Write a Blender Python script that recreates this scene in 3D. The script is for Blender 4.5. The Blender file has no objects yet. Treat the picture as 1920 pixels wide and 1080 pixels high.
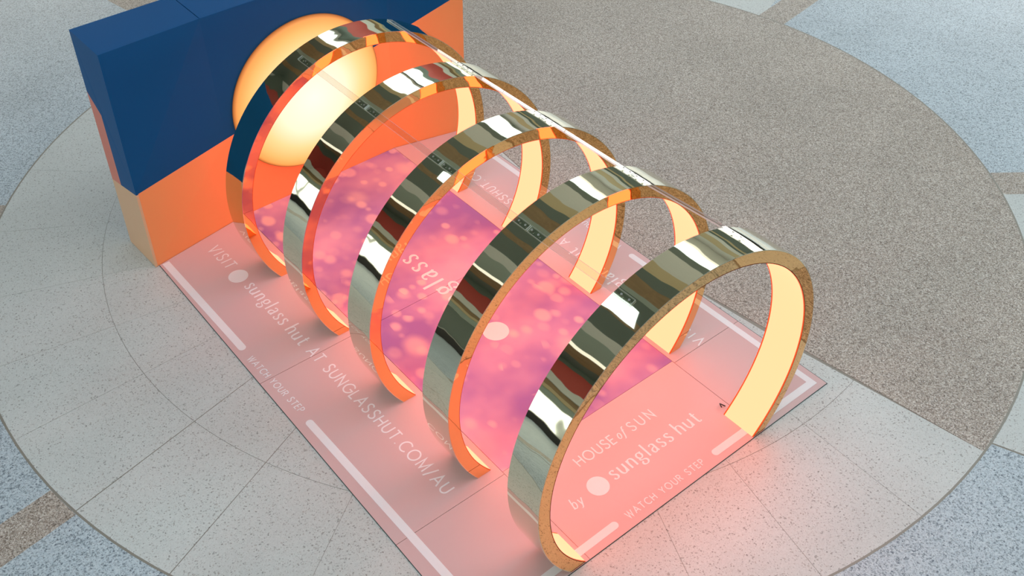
import bpy, bmesh, math, random
from mathutils import Vector, Matrix
random.seed(7)
scene = bpy.context.scene
COL = scene.collection
PI = math.pi

# ------------------------------------------------------------------ camera, world, light, exposure
CAM = Vector((-3.5688, -2.6305, 5.6685))
YAW, PITCH, ROLL, FPX = 0.6628, -0.6849, -0.0174, 1928.06
fwd = Vector((math.sin(YAW)*math.cos(PITCH), math.cos(YAW)*math.cos(PITCH), math.sin(PITCH)))
rgt = Vector((math.cos(YAW), -math.sin(YAW), 0))
upv = rgt.cross(fwd)
r2 = rgt*math.cos(ROLL) + upv*math.sin(ROLL)
u2 = upv*math.cos(ROLL) - rgt*math.sin(ROLL)
cam = bpy.data.cameras.new('camera')
cam.sensor_width = 36.0
cam.lens = FPX/1920*36
cam.shift_x = 26.35/1920
cam.shift_y = -83.7/1920
cam.clip_end = 200
camo = bpy.data.objects.new('camera', cam)
COL.objects.link(camo)
mw = Matrix.Identity(4)
for i in range(3):
    mw[i][0], mw[i][1], mw[i][2], mw[i][3] = r2[i], u2[i], -fwd[i], CAM[i]
camo.matrix_world = mw
scene.camera = camo

world = bpy.data.worlds.new('world'); scene.world = world
world.use_nodes = True
world.node_tree.nodes['Background'].inputs[0].default_value = (0.75, 0.82, 0.9, 1)
world.node_tree.nodes['Background'].inputs[1].default_value = 0.4
vs = scene.view_settings
vs.view_transform = 'Standard'; vs.look = 'None'; vs.gamma = 1.0; vs.use_curve_mapping = False
vs.exposure = 0.0
SKY = 2.6          # radiance of the ceiling panels added to light the scene
PANEL = (4.6, 0.77, 0.37)   # radiance of the ring light panels

# ------------------------------------------------------------------ helpers
def obj(name, me, mat=None, parent=None, smooth=False):
    if isinstance(me, bmesh.types.BMesh):
        m = bpy.data.meshes.new(name); me.to_mesh(m); me.free(); me = m
    o = bpy.data.objects.new(name, me)
    COL.objects.link(o)
    if mat is not None:
        me.materials.clear(); me.materials.append(mat)
    if smooth:
        for f in me.polygons: f.use_smooth = True
    if parent is not None: o.parent = parent
    return o
def empty(name, loc=(0, 0, 0)):
    o = bpy.data.objects.new(name, None); COL.objects.link(o); o.location = loc
    o.empty_display_size = 0.1
    return o
def tag(o, label, cat, group=None, kind=None):
    o['label'] = label; o['category'] = cat
    if group: o['group'] = group
    if kind: o['kind'] = kind
    return o
def struct(o, label, cat):
    o['kind'] = 'structure'; o['label'] = label; o['category'] = cat
    return o
def box(bm, a, b):
    v = [bm.verts.new((x, y, z)) for x in (a[0], b[0]) for y in (a[1], b[1]) for z in (a[2], b[2])]
    for f in ((0,1,3,2),(4,6,7,5),(0,4,5,1),(2,3,7,6),(0,2,6,4),(1,5,7,3)):
        bm.faces.new([v[i] for i in f])
    return v
def boxm(a, b, bevel=0):
    bm = bmesh.new(); box(bm, a, b)
    bmesh.ops.recalc_face_normals(bm, faces=bm.faces)
    if bevel: bmesh.ops.bevel(bm, geom=bm.edges[:], offset=bevel, segments=2, affect='EDGES')
    return bm
def prism(pts, z0, z1):
    """polygon (x,y) extruded from z0 to z1"""
    bm = bmesh.new()
    b = [bm.verts.new((x, y, z0)) for x, y in pts]
    t = [bm.verts.new((x, y, z1)) for x, y in pts]
    n = len(pts)
    bm.faces.new(t); bm.faces.new(b[::-1])
    for i in range(n): bm.faces.new((b[i], b[(i+1) % n], t[(i+1) % n], t[i]))
    bmesh.ops.recalc_face_normals(bm, faces=bm.faces)
    return bm
def poly3(bm, pts):
    return bm.faces.new([bm.verts.new(p) for p in pts])

# ------------------------------------------------------------------ materials
def new_mat(name):
    m = bpy.data.materials.new(name); m.use_nodes = True
    nt = m.node_tree
    return m, nt, nt.nodes['Principled BSDF']
def setin(n, k, v):
    if k in n.inputs: n.inputs[k].default_value = v
def plain(name, col, rough=0.5, metal=0.0, spec=0.5, vary=0.04, scale=6.0):
    m, nt, b = new_mat(name)
    tc = nt.nodes.new('ShaderNodeTexCoord'); nz = nt.nodes.new('ShaderNodeTexNoise')
    nz.inputs['Scale'].default_value = scale; nz.inputs['Detail'].default_value = 3
    mx = nt.nodes.new('ShaderNodeMix'); mx.data_type = 'RGBA'
    nt.links.new(tc.outputs['Object'], nz.inputs['Vector'])
    nt.links.new(nz.outputs['Fac'], mx.inputs[0])
    mx.inputs[6].default_value = (*[c*(1-vary) for c in col], 1)
    mx.inputs[7].default_value = (*[min(1, c*(1+vary)) for c in col], 1)
    nt.links.new(mx.outputs[2], b.inputs['Base Color'])
    setin(b, 'Roughness', rough); setin(b, 'Metallic', metal); setin(b, 'Specular IOR Level', spec)
    return m
def emit(name, col, strength=1.0):
    m, nt, b = new_mat(name)
    setin(b, 'Base Color', (0.02, 0.02, 0.02, 1)); setin(b, 'Roughness', 0.6)
    setin(b, 'Emission Color', (*col, 1)); setin(b, 'Emission Strength', strength)
    return m
def mirror(name, col, rough=0.02, wave=0.0, wscale=3.0):
    m, nt, b = new_mat(name)
    setin(b, 'Base Color', (*col, 1)); setin(b, 'Metallic', 1.0); setin(b, 'Roughness', rough)
    if wave:
        tc = nt.nodes.new('ShaderNodeTexCoord'); nz = nt.nodes.new('ShaderNodeTexNoise')
        nz.inputs['Scale'].default_value = wscale; nz.inputs['Detail'].default_value = 1.5
        bp = nt.nodes.new('ShaderNodeBump'); bp.inputs['Strength'].default_value = wave
        bp.inputs['Distance'].default_value = 0.05
        nt.links.new(tc.outputs['Object'], nz.inputs['Vector'])
        nt.links.new(nz.outputs['Fac'], bp.inputs['Height'])
        nt.links.new(bp.outputs['Normal'], b.inputs['Normal'])
    return m
def terrazzo(name, stops, scale, rough=0.3, blotch=(0.92, 1.06), spec=0.4):
    """stops: list of (position, colour) picked per chip of a Voronoi pattern"""
    m, nt, b = new_mat(name)
    tc = nt.nodes.new('ShaderNodeTexCoord')
    vo = nt.nodes.new('ShaderNodeTexVoronoi'); vo.inputs['Scale'].default_value = scale
    vo2 = nt.nodes.new('ShaderNodeTexVoronoi'); vo2.inputs['Scale'].default_value = scale*1.9
    cr = nt.nodes.new('ShaderNodeValToRGB'); cr.color_ramp.interpolation = 'CONSTANT'
    cr2 = nt.nodes.new('ShaderNodeValToRGB'); cr2.color_ramp.interpolation = 'CONSTANT'
    for r in (cr, cr2):
        e = r.color_ramp.elements
        while len(e) > 1: e.remove(e[-1])
        e[0].position = stops[0][0]; e[0].color = (*stops[0][1], 1)
        for p, c in stops[1:]:
            k = e.new(p); k.color = (*c, 1)
    sep = nt.nodes.new('ShaderNodeSeparateColor'); sep2 = nt.nodes.new('ShaderNodeSeparateColor')
    mx = nt.nodes.new('ShaderNodeMix'); mx.data_type = 'RGBA'; mx.inputs[0].default_value = 0.5
    nz = nt.nodes.new('ShaderNodeTexNoise'); nz.inputs['Scale'].default_value = 0.9; nz.inputs['Detail'].default_value = 4
    mr = nt.nodes.new('ShaderNodeMapRange'); mr.inputs[3].default_value = blotch[0]; mr.inputs[4].default_value = blotch[1]
    mr.inputs[1].default_value = 0.3; mr.inputs[2].default_value = 0.7
    ml = nt.nodes.new('ShaderNodeMix'); ml.data_type = 'RGBA'; ml.blend_type = 'MULTIPLY'; ml.inputs[0].default_value = 1
    L = nt.links.new
    L(tc.outputs['Object'], vo.inputs['Vector']); L(tc.outputs['Object'], vo2.inputs['Vector']); L(tc.outputs['Object'], nz.inputs['Vector'])
    L(vo.outputs['Color'], sep.inputs[0]); L(vo2.outputs['Color'], sep2.inputs[0])
    L(sep.outputs[0], cr.inputs[0]); L(sep2.outputs[0], cr2.inputs[0])
    L(cr.outputs[0], mx.inputs[6]); L(cr2.outputs[0], mx.inputs[7])
    L(nz.outputs['Fac'], mr.inputs[0])
    L(mx.outputs[2], ml.inputs[6]); L(mr.outputs[0], ml.inputs[7])
    L(ml.outputs[2], b.inputs['Base Color'])
    setin(b, 'Roughness', rough); setin(b, 'Specular IOR Level', spec)
    return m

M = {}
M['cream'] = terrazzo('terrazzo_cream', [(0, (.64, .665, .65)), (.45, (.59, .615, .60)), (.80, (.68, .705, .69)), (.945, (.13, .125, .115)), (.975, (.34, .31, .28))], 105, 0.35)
M['blue'] = terrazzo('terrazzo_blue_grey', [(0, (.56, .64, .69)), (.38, (.44, .52, .58)), (.62, (.64, .71, .75)), (.78, (.11, .14, .18)), (.93, (.27, .32, .37))], 84, 0.35)
M['brown'] = terrazzo('terrazzo_brown', [(0, (.44, .37, .31)), (.3, (.27, .21, .17)), (.52, (.60, .55, .49)), (.76, (.10, .075, .06)), (.9, (.80, .76, .71))], 105, 0.4)
M['joint'] = plain('brass_joint', (.30, .28, .24), 0.5, 0.2)
M['mat'] = plain('matte_pink_vinyl', (.74, .51, .51), 0.38, 0, 0.35, 0.03, 2.0)
M['print'] = plain('white_print', (.93, .90, .93), 0.45, 0, 0.3, 0.01)
M['navy'] = plain('blue_paint', (.002, .092, .275), 0.45, 0, 0.12, 0.02, 2)
M['orange'] = plain('orange_paint', (.98, .38, .145), 0.4, 0, 0.2, 0.02, 2)
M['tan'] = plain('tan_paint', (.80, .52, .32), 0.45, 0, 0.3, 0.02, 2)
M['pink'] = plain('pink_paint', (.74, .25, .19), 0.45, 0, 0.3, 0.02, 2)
M['gold'] = mirror('gold_mirror', (.76, .73, .56), 0.03, 0.14, 2.6)
M['copper'] = mirror('copper_mirror', (1.0, .56, .22), 0.02, 0.02, 6)
M['edge_shade'] = plain('mat_edge_shade', (.03, .07, .065), 0.5)
M['lip'] = plain('orange_acrylic_edge', (1.0, .17, .02), 0.35, 0, 0.4, 0.01)
M['panel'] = emit('ring_light_panel', PANEL, 1.0)
M['steel'] = plain('screw_steel', (.45, .44, .42), 0.3, 1.0)
M['cable'] = plain('black_cable', (.015, .012, .015), 0.5)
m, nt, b = new_mat('clear_acrylic')
N = nt.nodes.new; L = nt.links.new
tr = N('ShaderNodeBsdfTransparent'); tr.inputs[0].default_value = (.95, .975, .965, 1)
gl = N('ShaderNodeBsdfGlossy'); gl.inputs['Roughness'].default_value = 0.02
lw = N('ShaderNodeLayerWeight'); lw.inputs['Blend'].default_value = 0.5
pw = N('ShaderNodeMath'); pw.operation = 'POWER'; pw.inputs[1].default_value = 3.6; L(lw.outputs['Facing'], pw.inputs[0])
ma = N('ShaderNodeMath'); ma.operation = 'MULTIPLY_ADD'; ma.inputs[1].default_value = .93; ma.inputs[2].default_value = .05; L(pw.outputs[0], ma.inputs[0])
mx = N('ShaderNodeMixShader'); L(ma.outputs[0], mx.inputs[0]); L(tr.outputs[0], mx.inputs[1]); L(gl.outputs[0], mx.inputs[2])
L(mx.outputs[0], nt.nodes['Material Output'].inputs['Surface'])
nt.nodes.remove(b)
M['acrylic'] = m
m, nt, b = new_mat('sawn_acrylic_edge')
N = nt.nodes.new; L = nt.links.new
tr = N('ShaderNodeBsdfTransparent'); mx = N('ShaderNodeMixShader'); mx.inputs[0].default_value = .6
setin(b, 'Base Color', (.9, .92, .91, 1)); setin(b, 'Roughness', .25)
L(tr.outputs[0], mx.inputs[1]); L(b.outputs[0], mx.inputs[2]); L(mx.outputs[0], nt.nodes['Material Output'].inputs['Surface'])
M['acrylic_edge'] = m

# printed carpet: purple to pink with pale out-of-focus spots
m, nt, b = new_mat('purple_bokeh_print')
N = nt.nodes.new; L = nt.links.new
tc = N('ShaderNodeTexCoord')
sp = N('ShaderNodeSeparateXYZ'); L(tc.outputs['Object'], sp.inputs[0])
nz = N('ShaderNodeTexNoise'); nz.inputs['Scale'].default_value = 1.3; nz.inputs['Detail'].default_value = 3; L(tc.outputs['Object'], nz.inputs['Vector'])
mr = N('ShaderNodeMapRange'); mr.inputs[1].default_value = -0.75; mr.inputs[2].default_value = 0.95; L(sp.outputs[0], mr.inputs[0])
ad = N('ShaderNodeMath'); ad.operation = 'MULTIPLY_ADD'; ad.inputs[1].default_value = 1.1; L(nz.outputs['Fac'], ad.inputs[0])
sb = N('ShaderNodeMath'); sb.operation = 'SUBTRACT'; sb.inputs[1].default_value = 0.68; L(mr.outputs[0], sb.inputs[0]); L(sb.outputs[0], ad.inputs[2])
cr = N('ShaderNodeValToRGB'); e = cr.color_ramp.elements
e[0].position = 0.25; e[0].color = (.88, .57, .60, 1); e[1].position = 1.1; e[1].color = (.34, .18, .47, 1)
k = e.new(.68); k.color = (.72, .42, .57, 1)
L(ad.outputs[0], cr.inputs[0])
last = cr.outputs[0]
for sc, thr, soft, keep, seed in ((5.2, .32, .10, .45, 0.0), (7.5, .34, .14, .45, 13.3), (3.2, .26, .16, .45, 31.7), (10.0, .34, .14, .3, 47.1)):
    mp = N('ShaderNodeMapping'); mp.inputs['Location'].default_value = (seed, seed*.7, 0); mp.inputs['Scale'].default_value = (1.0, .78, 0.0)
    L(tc.outputs['Object'], mp.inputs[0])
    vo = N('ShaderNodeTexVoronoi'); vo.inputs['Scale'].default_value = sc; vo.inputs['Randomness'].default_value = 0.85; L(mp.outputs[0], vo.inputs['Vector'])
    r = N('ShaderNodeMapRange'); r.interpolation_type = 'SMOOTHSTEP'
    r.inputs[1].default_value = thr+soft; r.inputs[2].default_value = thr-soft; L(vo.outputs['Distance'], r.inputs[0])
    s2 = N('ShaderNodeSeparateColor'); L(vo.outputs['Color'], s2.inputs[0])
    g = N('ShaderNodeMath'); g.operation = 'LESS_THAN'; g.inputs[1].default_value = keep; L(s2.outputs[0], g.inputs[0])
    mu = N('ShaderNodeMath'); mu.operation = 'MULTIPLY'; L(r.outputs[0], mu.inputs[0]); L(g.outputs[0], mu.inputs[1])
    m4 = N('ShaderNodeMath'); m4.operation = 'MULTIPLY'; m4.inputs[1].default_value = .72; L(s2.outputs[1], m4.inputs[0])
    m3 = N('ShaderNodeMath'); m3.operation = 'MULTIPLY'; L(mu.outputs[0], m3.inputs[0]); L(m4.outputs[0], m3.inputs[1])
    mx = N('ShaderNodeMix'); mx.data_type = 'RGBA'; L(m3.outputs[0], mx.inputs[0]); L(last, mx.inputs[6]); mx.inputs[7].default_value = (.98, .66, .61, 1)
    last = mx.outputs[2]
L(last, b.inputs['Base Color']); setin(b, 'Roughness', 0.75); setin(b, 'Specular IOR Level', 0.15)
M['carpet'] = m

# backlit sun: printed radial gradient on a lightbox
m, nt, b = new_mat('backlit_sun_print')
N = nt.nodes.new; L = nt.links.new
tc = N('ShaderNodeTexCoord'); sp = N('ShaderNodeSeparateXYZ'); L(tc.outputs['Object'], sp.inputs[0])
cb = N('ShaderNodeCombineXYZ'); L(sp.outputs[0], cb.inputs[0]); L(sp.outputs[2], cb.inputs[2])
ln = N('ShaderNodeVectorMath'); ln.operation = 'LENGTH'; L(cb.outputs[0], ln.inputs[0])
dv = N('ShaderNodeMath'); dv.operation = 'DIVIDE'; dv.inputs[1].default_value = 0.735; L(ln.outputs['Value'], dv.inputs[0])
cr = N('ShaderNodeValToRGB'); e = cr.color_ramp.elements
e[0].position = 0.0; e[0].color = (1.0, .93, .76, 1)
e[1].position = 1.0; e[1].color = (.10, .025, .004, 1)
for p, c in ((.45, (1.0, .87, .60)), (.68, (1.0, .66, .28)), (.86, (1.0, .48, .14)), (.955, (.92, .34, .075)), (.988, (.50, .15, .03))):
    k = e.new(p); k.color = (*c, 1)
L(dv.outputs[0], cr.inputs[0])
setin(b, 'Base Color', (.05, .03, .02, 1)); setin(b, 'Roughness', 0.6)
L(cr.outputs[0], b.inputs['Emission Color']); setin(b, 'Emission Strength', 1.15)
M['sun'] = m

# ------------------------------------------------------------------ the floor: inlaid terrazzo
CX, CY, R1, RI = 1.239, 3.446, 4.581, 3.588
BX, BY, BR = 13.82, 2.346, 12.305        # circle that cuts the brown part out of the cream disc
floor = obj('floor', boxm((-13, -12, -0.06), (16, 18, -0.003)), M['joint'])
struct(floor, 'polished mall floor of inlaid cream, brown and blue-grey terrazzo', 'floor')
def r_arc(phi):
    dx, dy = math.cos(phi), math.sin(phi)
    fx, fy = CX-BX, CY-BY
    bb = fx*dx+fy*dy; cc = fx*fx+fy*fy-BR*BR
    d = bb*bb-cc
    if d < 0: return 1e9
    t = -bb-math.sqrt(d)
    return t if t > 0 else 1e9
def pol(r, a): return (CX+r*math.cos(a), CY+r*math.sin(a))
def arcpts(rf, a0, a1, n):
    return [pol(rf(a0+(a1-a0)*i/n), a0+(a1-a0)*i/n) for i in range(n+1)]
# angles where the dividing arc meets the outer circle
def find(a, bnd):
    f = lambda x: min(r_arc(x), 99)-R1
    lo, hi = a, bnd
    for _ in range(60):
        mid = (lo+hi)/2
        if (f(lo) > 0) == (f(mid) > 0): lo = mid
        else: hi = mid
    return (lo+hi)/2
A_LO = find(math.radians(-89), math.radians(-40))
A_HI = find(math.radians(40), math.radians(89))
G = 0.0017
rad = [124.8, 136.5, 148.7, 160.6, 171.5, 181.8, 192.8, 204, 215, 226, 236.5, 247, 257, 268]
edges = [math.degrees(A_HI)] + [100.5, 112.5] + rad + [360+math.degrees(A_LO)]
for a0, a1 in zip(edges, edges[1:]):
    a0, a1 = math.radians(a0), math.radians(a1)
    g = 0.0004 if abs(math.degrees(a0)-192.8) > .1 else 0.0016
    rr = lambda a: min(RI, r_arc(a))-G
    if min(r_arc(a0), r_arc(a1)) > RI:
        pts = arcpts(rr, a0+g, a1-g*.7, 10) + [pol(0.25, a1-g*.7), pol(0.25, a0+g)]
        obj('terrazzo_panel', prism(pts, -0.05, 0), M['cream'], floor)
    ro = lambda a: min(R1, r_arc(a))-0.008
    i_in = arcpts(lambda a: min(RI+G, r_arc(a)-.01), a1-g*.7, a0+g, 10)
    obj('terrazzo_panel', prism(arcpts(ro, a0+g, a1-g*.7, 10)+i_in, -0.05, 0), M['cream'], floor)
# cream core up to the dividing arc, hidden for the most part under the display
core = [pol(min(.25 if math.radians(-82) % (2*PI) > a > PI/2 else 9, r_arc(a), 3.5)-.002, a) for a in [A_HI + (2*PI+A_LO-A_HI)*i/40 for i in range(41)]]
core = [q for q in core] + [pol(min(r_arc(a), R1)-.004, a) for a in [A_LO+(A_HI-A_LO)*i/60 for i in range(61)]]
obj('terrazzo_panel', prism(core, -0.05, -0.0004), M['cream'], floor)
brn = [pol(R1-.008, A_LO+(A_HI-A_LO)*i/60) for i in range(61)] + [pol(min(r_arc(a), R1)+.006, a) for a in [A_HI+(A_LO-A_HI)*i/60 for i in range(1, 60)]]
obj('terrazzo_panel', prism(brn, -0.05, 0), M['brown'], floor)
# rays of the pattern beyond the circle
def wedge(a0, a1, mat):
    a0, a1 = math.radians(a0), math.radians(a1)
    n = 12
    pts = [pol(R1+.008, a0+(a1-a0)*i/n) for i in range(n+1)] + [pol(30, a1+(a0-a1)*i/n) for i in range(n+1)]
    # keep inside the hall
    pts2 = [(min(15.95, max(-12.95, x)), min(17.95, max(-11.95, y))) for x, y in pts]
    obj('terrazzo_field', prism(pts2, -0.05, -0.0002), mat, floor)
for a0, a1, c in ((-37.8, 9, 'blue'), (-80.55, -38.2, 'cream'), (-169.5, -80.75, 'blue'), (145.5, 190, 'blue'), (100, 145.5, 'blue'), (9, 55, 'cream'), (55, 100, 'blue')):
    wedge(a0, a1, M[c])
def band(px, py, deg, w, length):
    a = math.radians(deg); d = Vector((math.cos(a), math.sin(a))); n = Vector((-d.y, d.x))
    p0 = Vector((px, py)); pts = []
    for s in (-1, -.5, 0, .5, 1):
        q = p0+n*(w/2*s)
        # start on the circle
        f = q-Vector((CX, CY)); bb = f.dot(d); t = -bb+math.sqrt(bb*bb-(f.dot(f)-(R1+.008)**2))
        pts.append(tuple(q+d*t))
    q1 = p0+n*(w/2)+d*length; q0 = p0-n*(w/2)+d*length
    pts += [tuple(q1), tuple(q0)]
    obj('terrazzo_band', prism(pts, -0.05, 0.0003), M['brown'], floor)
band(5.82, 4.05, 9.5, .34, 7.5); band(4.78, .61, -38, .34, 9); band(-3.25, 2.555, 190, .31, 8.5); band(-2.55, 6.03, 145.5, .34, 10); band(.24, 9.1, 100, .40, 7.5)
# bronze rim of the circle
bm = bmesh.new(); n = 160
for i in range(n):
    a, c = 2*PI*i/n, 2*PI*(i+1)/n
    poly3(bm, [(*pol(R1-.009, a), .0006), (*pol(R1+.007, a), .0006), (*pol(R1+.007, c), .0006), (*pol(R1-.009, c), .0006)])
bmesh.ops.remove_doubles(bm, verts=bm.verts, dist=1e-5)
bmesh.ops.recalc_face_normals(bm, faces=bm.faces)
obj('joint_strip', bm, M['joint'], floor)

# ------------------------------------------------------------------ the hall around (layout invented for the ring reflections and to light the scene)
H = 11.0
M['h_dark'] = plain('hall_dark_panel', (.12, .155, .13), 0.5)
M['h_black'] = plain('hall_black_plinth', (.012, .013, .013), 0.5)
M['h_red'] = plain('hall_red_fascia', (.46, .07, .055), 0.5)
M['h_grey'] = plain('hall_grey_slab', (.62, .63, .58), 0.6)
M['h_tan'] = plain('hall_tan_panel', (.52, .42, .24), 0.5)
M['h_brown'] = plain('hall_brown_timber', (.27, .18, .09), 0.5, 0, .5, .25, 3)
M['h_green'] = plain('hall_green_grey', (.30, .36, .31), 0.5)
M['h_white'] = plain('hall_white', (.8, .8, .78), 0.6)
M['h_glow'] = emit('shop_window_light', (.93, 1.0, .97), 1.9)
M['h_glow3'] = emit('added_window_glow', (1.0, .98, .95), 4.5)
M['h_glow2'] = emit('shop_window_warm', (1.0, .93, .82), 2.5)
M['h_sky_added'] = emit('added_skylight_glow', (.83, .99, 1.09), SKY)
M['h_lamp'] = emit('ceiling_line_light', (1.0, .98, .92), 1.3)

wl = struct(obj('wall_left', boxm((-13.3, -12, 0), (-13.0, 18, H)), M['h_grey']), 'shop facade on the left side of the hall', 'wall')
wb = struct(obj('wall_back', boxm((-13, 18, 0), (16, 18.3, H)), M['h_grey']), 'shop facade at the far end of the hall', 'wall')
wr = struct(obj('wall_right', boxm((16, -12, 0), (16.3, 18, H)), M['h_grey']), 'pale wall on the right side of the hall', 'wall')
wf = struct(obj('wall_front', boxm((-13, -12.3, 0), (16, -12, H)), M['h_tan']), 'tan wall behind the camera', 'wall')
ce = struct(obj('ceiling', boxm((-13.3, -12.3, H), (16.3, 18.3, H+.3)), M['h_green']), 'hall ceiling with added skylights and timber strips', 'ceiling')
bands = [('plinth', 0, .9, 'h_black', .12), ('fascia', 4.5, 5.3, 'h_green', .1), ('cornice', 5.3, 5.75, 'h_tan', .2), ('fascia', 5.75, 6.4, 'h_brown', .1),
         ('slab_edge', 6.4, 7.4, 'h_grey', .3), ('fascia', 7.4, 10.0, 'h_red', .12), ('fascia', 10.0, 11, 'h_dark', .1)]
for nm, z0, z1, mt, d in bands:
    obj(nm, boxm((-13.0, -12, z0), (-13.0+d, 18, z1)), M[mt], wl)
    obj(nm, boxm((-13+d, 18-d, z0), (16, 18, z1)), M[mt], wb)
    if nm != 'fascia': obj(nm, boxm((16-d, -12, z0), (16, 18-d, z1)), M[mt], wr)
y = -11.5
i = 0
while y < 17:
    w = 2.3
    obj('unseen_shop_window', boxm((-13.0, y, 1.0), (-12.93, min(17.4, y+w), 4.4)), M['h_glow' if i % 4 else 'h_dark'], wl)
    y += 2.55; i += 1
x = -12.3; i = 0
while x < 15:
    obj('unseen_shop_window', boxm((x, 17.93, 1.0), (x+2.3, 18.0, 4.4)), M['h_glow2' if i % 3 else 'h_dark'], wb)
    x += 2.6; i += 1
y = -11.5; i = 0
while y < 17:
    obj('unseen_shop_window', boxm((15.93, y, .9), (16, min(17.4, y+2.45), 3.3)), M['h_glow3'], wr)  # glowing panes added here so the clear bars reflect white
    y += 2.55; i += 1
obj('fascia', boxm((15.9, -12, 5.75), (16, 17.7, 7.4)), M['h_dark'], wr)
obj('fascia', boxm((15.9, -12, 7.4), (16, 17.7, 9.0)), M['h_tan'], wr)
obj('fascia', boxm((15.9, -12, 3.5), (16, 17.7, 5.2)), M['h_dark'], wr)
# ceiling strips run along the hall
strips = [(-13, -11.2, 'h_dark'), (-11.2, -9.6, 'h_brown'), (-9.6, -9.0, 'h_lamp'), (-9.0, -6.6, 'h_green'), (-6.6, -5.4, 'h_grey'), (-5.4, -3.2, 'h_dark'), (-3.2, -2.4, 'h_brown'), (-2.4, -.4, 'h_dark'),
          (-.4, .1, 'h_green'), (.1, 1.6, 'h_brown'), (1.6, 3.0, 'h_dark'), (3.0, 4.6, 'h_tan'), (4.6, 5.2, 'h_grey'), (5.2, 7.4, 'h_grey'), (7.4, 8.8, 'h_dark'), (8.8, 11.5, 'h_sky_added'), (11.5, 12.2, 'h_lamp'), (12.2, 16, 'h_grey')]
for x0, x1, mt in strips:
    nm = {'h_lamp': 'line_light', 'h_sky_added': 'added_skylight'}.get(mt, 'ceiling_panel')
    obj(nm, boxm((x0, 3.2, H-.06), (x1, 18, H)), M[mt], ce)
for x0, x1, y0, y1 in ((-3.0, -1.3, 5.2, 7.0), (-2.7, -1.5, 9.2, 10.4)):  # bright patches added for white reflections in the rings
    obj('added_skylight', boxm((x0, y0, H-.09), (x1, y1, H-.06)), M['h_sky_added'], ce)
for x in range(7):  # glowing panels added overhead to light the scene
    for y0 in (-4.1, -.55, 13.4):
        if y0 > 3 and x < 4: continue
        x0 = -12.0+x*3.95; zt = H if y0 < 3 else H-.06
        obj('added_skylight', boxm((x0, y0, zt-.05), (x0+3.2, y0+(2.9 if y0 < 3 else 4.0), zt)), M['h_sky_added'], ce)

# ------------------------------------------------------------------ the printed mat
Z0 = 0.006
X0, X1 = -1.7146, 1.5553
PL, PR, PF = -0.8222, 0.8352, 0.8835
mat = empty('exhibition_mat', (X0, 0, 0))
tag(mat, 'pink floor mat with white lettering and purple carpet print under the ring tunnel', 'floor mat')
def part(name, bm, mt, parent, smooth=False):
    """bm in world coordinates -> child of an unrotated thing"""
    loc = parent.matrix_world.translation if parent.parent is None else Vector((0, 0, 0))
    o = obj(name, bm, mt, parent, smooth)
    return o
def at(bm, o):      # shift world-space bmesh into the frame of thing o
    bmesh.ops.translate(bm, verts=bm.verts, vec=-Vector(o.location)); return bm
FB = [(-1.752, 4.442), (-.84, 4.612), (.85, 4.648), (1.585, 4.475)]
def WB(x):      # foot of the backdrop
    for (xa, ya), (xb, yb) in zip(FB, FB[1:]):
        if x <= xb: return ya+(yb-ya)*(x-xa)/(xb-xa)-.003
g = .0022
ys = [0, .86, 2.67]
for xa, xb in ((X0, PL), (PL, PR), (PR, X1)):
    for k in range(3):
        if xa == PL and k > 0: continue
        y0 = ys[k]; a, b_ = xa+(g if xa != X0 else 0), xb-(g if xb != X1 else 0)
        if k < 2: yt = PF-g if xa == PL else ys[k+1]-g; pts = [(a, y0+g), (b_, y0+g), (b_, yt), (a, yt)]
        else: pts = [(a, y0+g), (b_, y0+g), (b_, WB(b_)), (a, WB(a))]
        if k == 0: pts[0] = (a, 0); pts[1] = (b_, 0)
        obj('mat_panel', at(prism(pts, .0005, Z0), mat), M['mat'], mat)
for y0, y1 in ((PF, 2.665), (2.669, None)):
    o = obj('carpet_print', at(prism([(PL+g, y0), (PR-g, y0), (PR-g, y1 or WB(PR-g)), (PL+g, y1 or WB(PL+g))], .0005, Z0+.0006), mat), M['carpet'], mat)
    o['label'] = 'purple and pink carpet print with pale blurred spots'

for a, c in (((X0-.004, -.004), (X0-.0003, WB(X0+.001)-.004)), ((X0-.004, -.004), (X1+.004, -.0003)), ((X1+.0003, -.004), (X1+.004, WB(X1)-.004))):  # dark strips colour in the shadow line along the mat's side
    obj('edge_strip', at(boxm((a[0], a[1], .0005), (c[0], c[1], Z0-.0003)), mat), M['edge_shade'], mat)
# ---- lettering: a small stroke alphabet, drawn as ribbons
def arc(cx, cy, rx, ry, a0, a1, n=14):
    return [(cx+rx*math.cos(math.radians(a0+(a1-a0)*i/n)), cy+ry*math.sin(math.radians(a0+(a1-a0)*i/n))) for i in range(n+1)]
def spline(pts, n=8):
    out = []
    P_ = [pts[0]]+list(pts)+[pts[-1]]
    for i in range(1, len(P_)-2):
        p0, p1, p2, p3 = P_[i-1:i+3]
        for k in range(n):
            t = k/n
            out.append(tuple(.5*((2*p1[j])+(-p0[j]+p2[j])*t+(2*p0[j]-5*p1[j]+4*p2[j]-p3[j])*t*t+(-p0[j]+3*p1[j]-3*p2[j]+p3[j])*t**3) for j in (0, 1)))
    out.append(tuple(pts[-1])); return out
S_ = [(.50, .85), (.42, .96), (.27, 1.0), (.11, .94), (.05, .78), (.13, .60), (.30, .50), (.47, .39), (.53, .22), (.45, .06), (.27, 0), (.11, .04), (.02, .17)]
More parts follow.
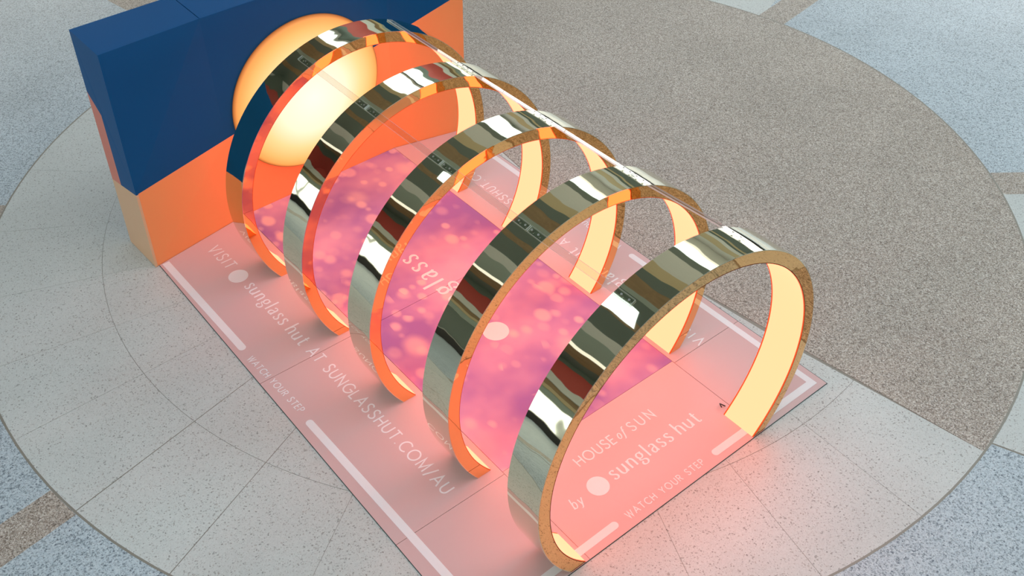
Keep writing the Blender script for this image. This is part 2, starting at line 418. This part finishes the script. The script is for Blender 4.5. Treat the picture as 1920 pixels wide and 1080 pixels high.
CAPS = {   # advance width, strokes (cap height 1)
 'V': (.72, [[(0, 1), (.36, 0), (.72, 1)]]), 'I': (.06, [[(.03, 0), (.03, 1)]]), 'S': (.55, [spline(S_)]), 'T': (.62, [[(0, 1), (.62, 1)], [(.31, 1), (.31, 0)]]),
 'A': (.76, [[(0, 0), (.38, 1), (.76, 0)], [(.14, .34), (.62, .34)]]), 'U': (.66, [[(.02, 1), (.02, .34)]+arc(.33, .34, .31, .34, 180, 360)+[(.64, 1)]]),
 'N': (.68, [[(.02, 0), (.02, 1), (.66, 0), (.66, 1)]]), 'G': (.82, [arc(.47, .5, .45, .5, 42, 360)+[(.56, .5)]]), 'L': (.46, [[(.02, 1), (.02, 0), (.46, 0)]]),
 'H': (.66, [[(.02, 0), (.02, 1)], [(.64, 0), (.64, 1)], [(.02, .52), (.64, .52)]]), 'C': (.76, [arc(.47, .5, .45, .5, 45, 315, 24)]), 'O': (.94, [arc(.47, .5, .46, .5, 0, 360, 32)]),
 'M': (.84, [[(.02, 0), (.06, 1), (.42, .12), (.78, 1), (.82, 0)]]), '/': (.40, [[(0, -.12), (.40, 1.08)]]), '.': (.10, [[(.03, .0), (.03, .09)]]),
 'W': (1.0, [[(0, 1), (.27, 0), (.5, .95), (.73, 0), (1.0, 1)]]), 'Y': (.66, [[(0, 1), (.33, .48), (.66, 1)], [(.33, .48), (.33, 0)]]),
 'R': (.56, [[(.02, 0), (.02, 1), (.26, 1)]+arc(.26, .75, .25, .25, 90, -90)+[(.02, .5)], [(.28, .5), (.55, 0)]]),
 'P': (.54, [[(.02, 0), (.02, 1), (.26, 1)]+arc(.26, .74, .26, .26, 90, -90)+[(.02, .48)]]), 'E': (.48, [[(.48, 1), (.02, 1), (.02, 0), (.48, 0)], [(.02, .52), (.44, .52)]]),
 ' ': (.34, [])}
LOW = {    # x-height 1, ascender 1.62
 's': (.58, [spline([(.52, .84), (.42, .97), (.26, 1.0), (.10, .92), (.07, .76), (.18, .60), (.36, .49), (.50, .36), (.52, .18), (.40, .03), (.24, 0), (.09, .06), (.02, .19)])]),
 'u': (.76, [[(.03, 1), (.03, .36)]+arc(.33, .36, .30, .36, 180, 300)+[(.68, .42)], [(.68, 1), (.68, 0)]]),
 'n': (.74, [[(.05, 0), (.05, 1)], [(.05, .62)]+arc(.37, .64, .30, .36, 130, 0)+[(.67, 0)]]),
 'g': (.72, [arc(.33, .68, .29, .32, 0, 360, 24), [(.52, .94), (.70, 1.0)], spline([(.18, .40), (.06, .28), (.16, .16), (.44, .10), (.62, -.02), (.64, -.24), (.46, -.42), (.22, -.44), (.04, -.34), (.03, -.16), (.18, -.02)])]),
 'l': (.16, [[(.07, 0), (.07, 1.62)]]),
 'a': (.68, [spline([(.08, .84), (.20, .97), (.36, 1.0), (.52, .90), (.56, .70), (.56, .16), (.66, .0)]), spline([(.56, .60), (.30, .54), (.08, .40), (.05, .18), (.18, .0), (.38, .04), (.56, .26)])]),
 'h': (.76, [[(.05, 0), (.05, 1.62)], [(.05, .62)]+arc(.38, .64, .31, .36, 130, 0)+[(.69, 0)]]),
 't': (.56, [[(.22, 1.36), (.22, .24)]+spline([(.22, .24), (.28, .04), (.42, .0), (.56, .10)]), [(.02, 1), (.50, 1)]]),
 'o': (.68, [arc(.32, .5, .29, .5, 0, 360, 24)]),
 'f': (.50, [spline([(.62, 1.55), (.50, 1.62), (.36, 1.48), (.28, 1.0), (.18, 0), (.08, -.36), (-.08, -.42)]), [(.06, 1), (.52, 1)]]),
 'b': (.70, [[(.05, 0), (.05, 1.7)], arc(.34, .5, .29, .5, 160, -160, 20)]),
 'y': (.66, [[(.03, 1), (.34, .05)], spline([(.66, 1), (.36, .05), (.22, -.34), (.02, -.44)])]), ' ': (.06, [])}
def ribbon(bm, line, w0, w1, xf, dz):
    """one continuous mitred stroke, width w1 where upright, w0 where level"""
    q = []
    for p in line:
        p = Vector((p[0], p[1]))
        if not q or (p-q[-1]).length > 1e-3: q.append(p)
    closed = (q[0]-q[-1]).length < 2e-2 and len(q) > 8
    if closed: q = q[:-1]
    n = len(q); L_, R_ = [], []
    for i in range(n):
        a = q[i-1] if (i > 0 or closed) else None
        c = q[(i+1) % n] if (i < n-1 or closed) else None
        d0 = (q[i]-a).normalized() if a is not None else None
        d1 = (c-q[i]).normalized() if c is not None else None
        if d0 is None: d0 = d1
        if d1 is None: d1 = d0
        t = (d0+d1)
        t = t.normalized() if t.length > 1e-4 else d1
        m = Vector((-t.y, t.x)); cosh = max(.30, m.dot(Vector((-d1.y, d1.x))))
        w = w0+(w1-w0)*(abs(d0.y)+abs(d1.y))/2
        off = m*(w/2/cosh)
        if not closed and i in (0, n-1): off = m*(w/2)
        L_.append(bm.verts.new(xf(q[i], off, dz))); R_.append(bm.verts.new(xf(q[i], -off, dz)))
    for i in range(n if closed else n-1):
        k = (i+1) % n
        bm.faces.new((R_[i], R_[k], L_[k], L_[i]))
def text(s, start, end, size, table, w0, w1, up, parent, name, z=Z0+.0012, shear=0.0):
    """lay the word from start to end (world xy), letters spaced to fill"""
    st, en = Vector(start), Vector(end); d = (en-st); length = d.length; d.normalize(); upd = Vector(up)
    nat = sum(table[c][0] for c in s)*size
    gap = (length-nat)/max(1, len(s)-1)
    x = 0.0
    word = empty(name, (st.x-parent.location.x, st.y-parent.location.y, 0)); word.parent = parent
    for c in s:
        adv, strokes = table[c]
        if strokes:
            bm = bmesh.new()
            for si, ln in enumerate(strokes):
                def xf(p, o, dz):
                    w = d*(x+(p.x+shear*p.y)*size+o.x)+upd*(p.y*size+o.y)
                    return (w.x, w.y, z+dz)
                ribbon(bm, ln, w0, w1, xf, .0002*si)
            bmesh.ops.recalc_face_normals(bm, faces=bm.faces)
            for f in bm.faces:
                if f.normal.z < 0: f.normal_flip()
            r = bmesh.ops.extrude_face_region(bm, geom=bm.faces[:])
            bmesh.ops.translate(bm, verts=[v for v in r['geom'] if isinstance(v, bmesh.types.BMVert)], vec=(0, 0, -.0008))
            bmesh.ops.recalc_face_normals(bm, faces=bm.faces)
            obj('letter', bm, M['print'], word)
        x += adv*size+gap
    return word
def disc(cx, cy, r, parent, z=Z0+.0012, name='logo_dot'):
    return obj(name, at(prism([(cx+r*math.cos(2*PI*i/40), cy+r*math.sin(2*PI*i/40)) for i in range(40)], z-.0008, z), parent), M['print'], parent)
def strip(p, q, w, parent, cap0=True, cap1=True, z=Z0+.0012):
    p, q = Vector(p), Vector(q); d = (q-p).normalized(); n = Vector((-d.y, d.x)); h = w/2
    pts = []
    if cap1: pts += [tuple(q-d*h+Vector((math.cos(t)*d.x+math.sin(t)*n.x, math.cos(t)*d.y+math.sin(t)*n.y))*h) for t in [(-.5+i/10)*PI for i in range(11)]]
    else: pts += [tuple(q-n*h), tuple(q+n*h)]
    if cap0: pts += [tuple(p+d*h+Vector((-math.cos(t)*d.x-math.sin(t)*n.x, -math.cos(t)*d.y-math.sin(t)*n.y))*h) for t in [(-.5+i/10)*PI for i in range(11)]]
    else: pts += [tuple(p+n*h), tuple(p-n*h)]
    obj('border_strip', at(prism(pts, z-.0008, z), parent), M['print'], parent)
RU, LU, FU = (-1, 0), (1, 0), (0, 1)
# left side, read from the left
t = text('VISIT', (-1.303, 4.375), (-1.295, 4.03), .10, CAPS, .0115, .0115, LU, mat, 'lettering')
disc(-1.262, 3.885, .083, mat)
t = text('sunglass hut', (-1.287, 3.735), (-1.283, 2.835), .078, LOW, .0065, .0155, LU, mat, 'lettering')
t = text('AT SUNGLASSHUT.COM/AU', (-1.278, 2.745), (-1.246, .985), .092, CAPS, .0115, .0115, LU, mat, 'lettering')
t = text('WATCH YOUR STEP', (-1.668, 2.965), (-1.632, 2.235), .052, CAPS, .0075, .0075, LU, mat, 'lettering')
strip((-1.662, 4.44), (-1.638, 3.07), .062, mat, cap0=False); strip((-1.622, 2.13), (-1.587, .0985), .058, mat, cap1=False)
# right side, read from the right
text('VISIT', (1.196, .87), (1.196, 1.22), .085, CAPS, .0115, .0115, RU, mat, 'lettering')
disc(1.155, 1.36, .08, mat)
text('sunglass hut', (1.185, 1.50), (1.18, 2.36), .075, LOW, .0065, .0155, RU, mat, 'lettering')
text('AT SUNGLASSHUT.COM/AU', (1.195, 2.45), (1.19, 4.22), .085, CAPS, .0115, .0115, RU, mat, 'lettering')
text('WATCH YOUR STEP', (1.50, 2.12), (1.50, 2.84), .052, CAPS, .0075, .0075, RU, mat, 'lettering')
strip((1.475, .1025), (1.475, 2.0), .055, mat, cap0=False); strip((1.49, 2.96), (1.50, 4.42), .055, mat, cap1=False)
# front, read from the front
t = text('HOUSE', (-.380, .580), (-.033, .576), .080, CAPS, .0105, .0105, FU, mat, 'lettering')
t = text('of', (-.004, .582), (.066, .582), .047, LOW, .005, .0105, FU, mat, 'lettering', shear=.25)
t = text('SUN', (.120, .576), (.347, .576), .080, CAPS, .0105, .0105, FU, mat, 'lettering')
t = text('by', (-.645, .338), (-.560, .338), .050, LOW, .005, .0095, FU, mat, 'lettering', shear=.2)
disc(-.396, .383, .079, mat)
t = text('sunglass hut', (-.268, .345), (.575, .338), .074, LOW, .0065, .015, FU, mat, 'lettering')
t = text('WATCH YOUR STEP', (-.415, .062), (.305, .058), .050, CAPS, .0075, .0075, FU, mat, 'lettering')
strip((.405, .080), (1.5025, .074), .056, mat, cap1=False); strip((-1.616, .07), (-.50, .086), .056, mat, cap0=False)
# middle of the carpet, read from the right
text('sunglass', (.055, 2.16), (.05, 3.18), .125, LOW, .012, .026, RU, mat, 'lettering', z=Z0+.0016)
disc(.002, 1.99, .105, mat, z=Z0+.0016)

# ------------------------------------------------------------------ backdrop
BT = 2.014
fb = [(-1.752, 4.442), (-.84, 4.612), (.85, 4.648), (1.585, 4.475)]       # front foot
ft = [(-1.722, 4.452), (-.885, 4.508), (.85, 4.55), (1.585, 4.42)]        # front top
bb_ = [(-1.775, 4.915), (-.84, 4.93), (.85, 4.96), (1.585, 4.93)]
bt = [(-1.735, 4.985), (-.885, 5.015), (.85, 5.04), (1.585, 5.02)]
bd = empty('backdrop_wall', (0, 4.7, 0))
tag(bd, 'freestanding folded backdrop painted navy blue above and orange below', 'backdrop')
def lerp(a, c, t): return tuple(a[i]+(c[i]-a[i])*t for i in range(len(a)))
def fpt(k, t): return lerp((*fb[k], 0.004), (*ft[k], BT), t)
# height fraction of the colour change along each vertical edge
tb = [.375, .4275, .6075, .745]
for k in range(3):
    lo, hi = tb[k], tb[k+1]
    bm = bmesh.new()
    poly3(bm, [fpt(k, lo), fpt(k+1, hi), fpt(k+1, 1), fpt(k, 1)])
    bm2 = bmesh.new(); poly3(bm2, [fpt(k, 0), fpt(k+1, 0), fpt(k+1, hi), fpt(k, lo)])
    for b_, nm, mt in ((bm, 'upper_panel', 'navy'), (bm2, 'lower_panel', 'orange')):
        r = bmesh.ops.extrude_face_region(b_, geom=b_.faces[:])
        bmesh.ops.translate(b_, verts=[v for v in r['geom'] if isinstance(v, bmesh.types.BMVert)], vec=(0, .03, 0))
        bmesh.ops.recalc_face_normals(b_, faces=b_.faces)
        obj(nm, at(b_, bd), M[mt], bd)
# left end cap with its cut-out colours
def cap(u, z):   # u 0 front .. 1 back
    t = z/BT
    f = lerp(fb[0], ft[0], t); k = lerp(bb_[0], bt[0], t)
    q = lerp(f, k, u); return (q[0], q[1], max(z, .004))
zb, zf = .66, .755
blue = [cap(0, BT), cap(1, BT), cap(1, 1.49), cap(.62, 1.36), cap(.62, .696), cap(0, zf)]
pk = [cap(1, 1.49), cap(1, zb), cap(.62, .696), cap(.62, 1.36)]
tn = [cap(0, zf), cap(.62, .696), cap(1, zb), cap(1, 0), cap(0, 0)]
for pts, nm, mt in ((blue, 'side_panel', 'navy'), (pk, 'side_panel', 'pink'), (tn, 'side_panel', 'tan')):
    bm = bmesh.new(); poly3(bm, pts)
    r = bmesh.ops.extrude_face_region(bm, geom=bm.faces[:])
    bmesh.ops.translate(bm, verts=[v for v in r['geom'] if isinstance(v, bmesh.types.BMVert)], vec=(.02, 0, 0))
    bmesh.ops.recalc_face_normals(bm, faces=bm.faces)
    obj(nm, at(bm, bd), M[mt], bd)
def capr(u, t): return lerp(lerp((*fb[3], .004), (*ft[3], BT), t), lerp((*bb_[3], .004), (*bt[3], BT), t), u)
for mt, t0, t1 in (('orange', 0, tb[3]), ('navy', tb[3], 1)):
    bm = bmesh.new(); poly3(bm, [capr(0, t0), capr(1, t0), capr(1, t1), capr(0, t1)])
    obj('side_panel', at(bm, bd), M[mt], bd)
for k in range(3):
    e = .003
    bm = bmesh.new(); a, c = (0 if k == 0 else e), (0 if k == 2 else e)
    poly3(bm, [(ft[k][0]+a, ft[k][1], BT+.004), (ft[k+1][0]-c, ft[k+1][1], BT+.004), (bt[k+1][0]-c, bt[k+1][1], BT+.004), (bt[k][0]+a, bt[k][1], BT+.004)])
    r = bmesh.ops.extrude_face_region(bm, geom=bm.faces[:])
    bmesh.ops.translate(bm, verts=[v for v in r['geom'] if isinstance(v, bmesh.types.BMVert)], vec=(0, 0, -.015))
    bmesh.ops.recalc_face_normals(bm, faces=bm.faces)
    obj('top_panel', at(bm, bd), M['navy'], bd)
    bm = bmesh.new(); poly3(bm, [(*bb_[k], .004), (*bb_[k+1], .004), (*bt[k+1], BT), (*bt[k], BT)])
    obj('back_panel', at(bm, bd), M['navy'], bd)

# sun lightbox on the backdrop
sun = obj('sun_lightbox', bmesh.new(), M['sun'])
bm = bmesh.new(); nr, ns, SR, SD = 18, 72, .735, .10
ringv = []
for i in range(nr+1):
    r = SR*i/nr; dep = -SD*math.sqrt(max(0, 1-(r/SR)**2))**1.0
    ringv.append([bm.verts.new((r*math.cos(2*PI*j/ns), dep, r*math.sin(2*PI*j/ns))) for j in range(ns)] if i else [bm.verts.new((0, -SD, 0))])
for j in range(ns): bm.faces.new((ringv[0][0], ringv[1][j], ringv[1][(j+1) % ns]))
for i in range(1, nr):
    for j in range(ns): bm.faces.new((ringv[i][j], ringv[i+1][j], ringv[i+1][(j+1) % ns], ringv[i][(j+1) % ns]))
bm.faces.new(ringv[nr][::-1])
bmesh.ops.recalc_face_normals(bm, faces=bm.faces)
bm.to_mesh(sun.data); bm.free()
for f in sun.data.polygons: f.use_smooth = len(f.vertices) < 5
sun.location = (-.035, 4.566, 1.005)
sun.rotation_euler = (math.radians(2.6), 0, math.radians(1.2))
tag(sun, 'round glowing sun lightbox mounted on the backdrop', 'lightbox')

# ------------------------------------------------------------------ the mirrored light rings
T, W = .0912, .2753
RINGS = [(1.2, .6908, 0, 3.6478), (1.2, .6908, 0, 2.7334), (1.2, .6908, 0, 1.8358), (1.2, .6908, 0, .9446), (1.2009, .7826, -.0609, .002)]
def aend(r, h): return math.acos(max(-1, -(h-Z0-.002)/r))
NS = 96
def shell(r0, r1, y0, y1, h):
    """solid arc between two radii and two depths, cut level at the mat; local origin under the centre"""
    bm = bmesh.new(); rows = []
    for i in range(NS+1):
        f = 2*i/NS-1; row = []
        for r, yy in ((r0, y0), (r1, y0), (r1, y1), (r0, y1)):
            a = f*aend(r, h); row.append(bm.verts.new((r*math.sin(a), yy, h+r*math.cos(a))))
        rows.append(row)
    for a, c in zip(rows, rows[1:]):
        for k in range(4):
            bm.faces.new((a[k], a[(k+1) % 4], c[(k+1) % 4], c[k]))
    bm.faces.new(rows[0]); bm.faces.new(rows[-1][::-1])
    bmesh.ops.recalc_face_normals(bm, faces=bm.faces)
    return bm
def smooth_arc(o, ang=0.6):
    me = o.data
    for f in me.polygons: f.use_smooth = True
    try:
        me.set_sharp_from_angle(angle=ang)
    except Exception: pass
names = ['first', 'second', 'third', 'fourth', 'fifth']
rlab = ['gold mirrored light ring standing nearest the blue and orange backdrop', 'gold mirrored light ring, second from the backdrop', 'gold mirrored light ring in the middle of the tunnel',
        'gold mirrored light ring, second from the tunnel mouth', 'gold mirrored light ring at the tunnel mouth raised higher than the rest']
cache = {}
for (R, h, xc, y), lb in zip(RINGS, rlab):
    t = empty('light_ring', (xc, y, 0)); tag(t, lb, 'light ring', 'light rings of the tunnel')
    key = (R, h)
    if key not in cache:
        parts = []
        for nm, a, mt in (('outer_band', (R-.004, R, 0.0005, W-.0005, h), 'gold'), ('front_face', (R-T+.001, R-.0045, 0, .005, h), 'copper'), ('back_face', (R-T+.001, R-.0045, W-.005, W, h), 'copper'),
                          ('light_panel', (R-T, R-T+.004, .010, W-.010, h), 'panel'), ('edge_strip', (R-T, R-T+.005, .0, .0095, h), 'lip'), ('edge_strip', (R-T, R-T+.005, W-.0095, W, h), 'lip')):
            me = bpy.data.meshes.new(nm); b_ = shell(*a); b_.to_mesh(me); b_.free(); me.materials.append(M[mt])
            for f in me.polygons: f.use_smooth = True
            me.set_sharp_from_angle(angle=.6)
            parts.append((nm, me))
        cache[key] = parts
    for nm, me in cache[key]:
        o = bpy.data.objects.new(nm, me); COL.objects.link(o); o.parent = t

# ------------------------------------------------------------------ clear tie bars bolted across the rings
BWID, BTH = .046, .010
def tie(i, j, ang, lb, e0, e1):
    a = math.radians(ang); n = Vector((math.sin(a), 0, math.cos(a))); side = Vector((math.cos(a), 0, -math.sin(a)))
    def pt(k, yo):
        R, h, xc, y = RINGS[k]; rr = R+.0015
        return Vector((xc+rr*math.sin(a), y+yo, h+rr*math.cos(a)))
    path = [pt(i, W/2-e0), pt(i, 0), pt(j, W), pt(j, W/2+e1)]
    t = empty('acrylic_tie_bar', tuple(path[0])); tag(t, lb, 'tie bar', 'clear acrylic tie bars across the rings')
    o0 = path[0]; bm = bmesh.new(); rows = []
    for q in path:
        rows.append([bm.verts.new(q-o0+side*sx*BWID/2+n*hz) for sx, hz in ((-1, 0), (1, 0), (1, BTH), (-1, BTH))])
    for r0, r1 in zip(rows, rows[1:]):
        for k in range(4): bm.faces.new((r0[k], r0[(k+1) % 4], r1[(k+1) % 4], r1[k]))
    bm.faces.new(rows[0]); bm.faces.new(rows[-1][::-1])
    bmesh.ops.recalc_face_normals(bm, faces=bm.faces)
    bar = obj('bar', bm, M['acrylic'], t); bar.data.materials.append(M['acrylic_edge'])
    for f in bar.data.polygons:
        if abs(f.normal.dot(n)) < .5: f.material_index = 1
    rot = Matrix((side, Vector((0, 1, 0)), n)).transposed().to_4x4()
    for q, u in ((path[0], -.025), (path[0], -.085), (path[3], .085), (path[3], .025)):
        bm = bmesh.new()
        bmesh.ops.create_cone(bm, cap_ends=True, segments=12, radius1=.0075, radius2=.0065, depth=.004, matrix=Matrix.Translation(q-o0+Vector((0, u, 0))+n*(BTH+.002)) @ rot)
        obj('screw', bm, M['steel'], t)
pairs = [('nearest the backdrop', 0, 1), ('second from the backdrop', 1, 2), ('second from the tunnel mouth', 2, 3), ('nearest the tunnel mouth', 3, 4)]
for nm, i, j in pairs:
    tie(i, j, 21.5, 'clear acrylic bar on the far shoulder of the rings, '+nm, -.10 if i == 0 else .006, .006 if j < 4 else -.02)
    tie(i, j, -21.0, 'clear acrylic bar on the near shoulder of the rings, '+nm, -.02 if i == 0 else .006, .006 if j < 4 else -.0)

# small loose cable end at the right foot of the front ring
cu = bpy.data.curves.new('cable_end', 'CURVE'); cu.dimensions = '3D'; cu.bevel_depth = .004; cu.bevel_resolution = 2
s = cu.splines.new('BEZIER'); pts = [(.80, .32, .012), (.775, .345, .03), (.755, .335, .05), (.752, .315, .035)]
s.bezier_points.add(len(pts)-1)
for bp_, q in zip(s.bezier_points, pts):
    bp_.co = q; bp_.handle_left_type = bp_.handle_right_type = 'AUTO'
tmp = bpy.data.objects.new('tmp', cu); COL.objects.link(tmp)
dg = bpy.context.evaluated_depsgraph_get(); me = bpy.data.meshes.new_from_object(tmp.evaluated_get(dg))
bpy.data.objects.remove(tmp)
c = obj('cable_end', me, M['cable']); tag(c, 'short dark loose cable end by the right foot of the front ring', 'cable')
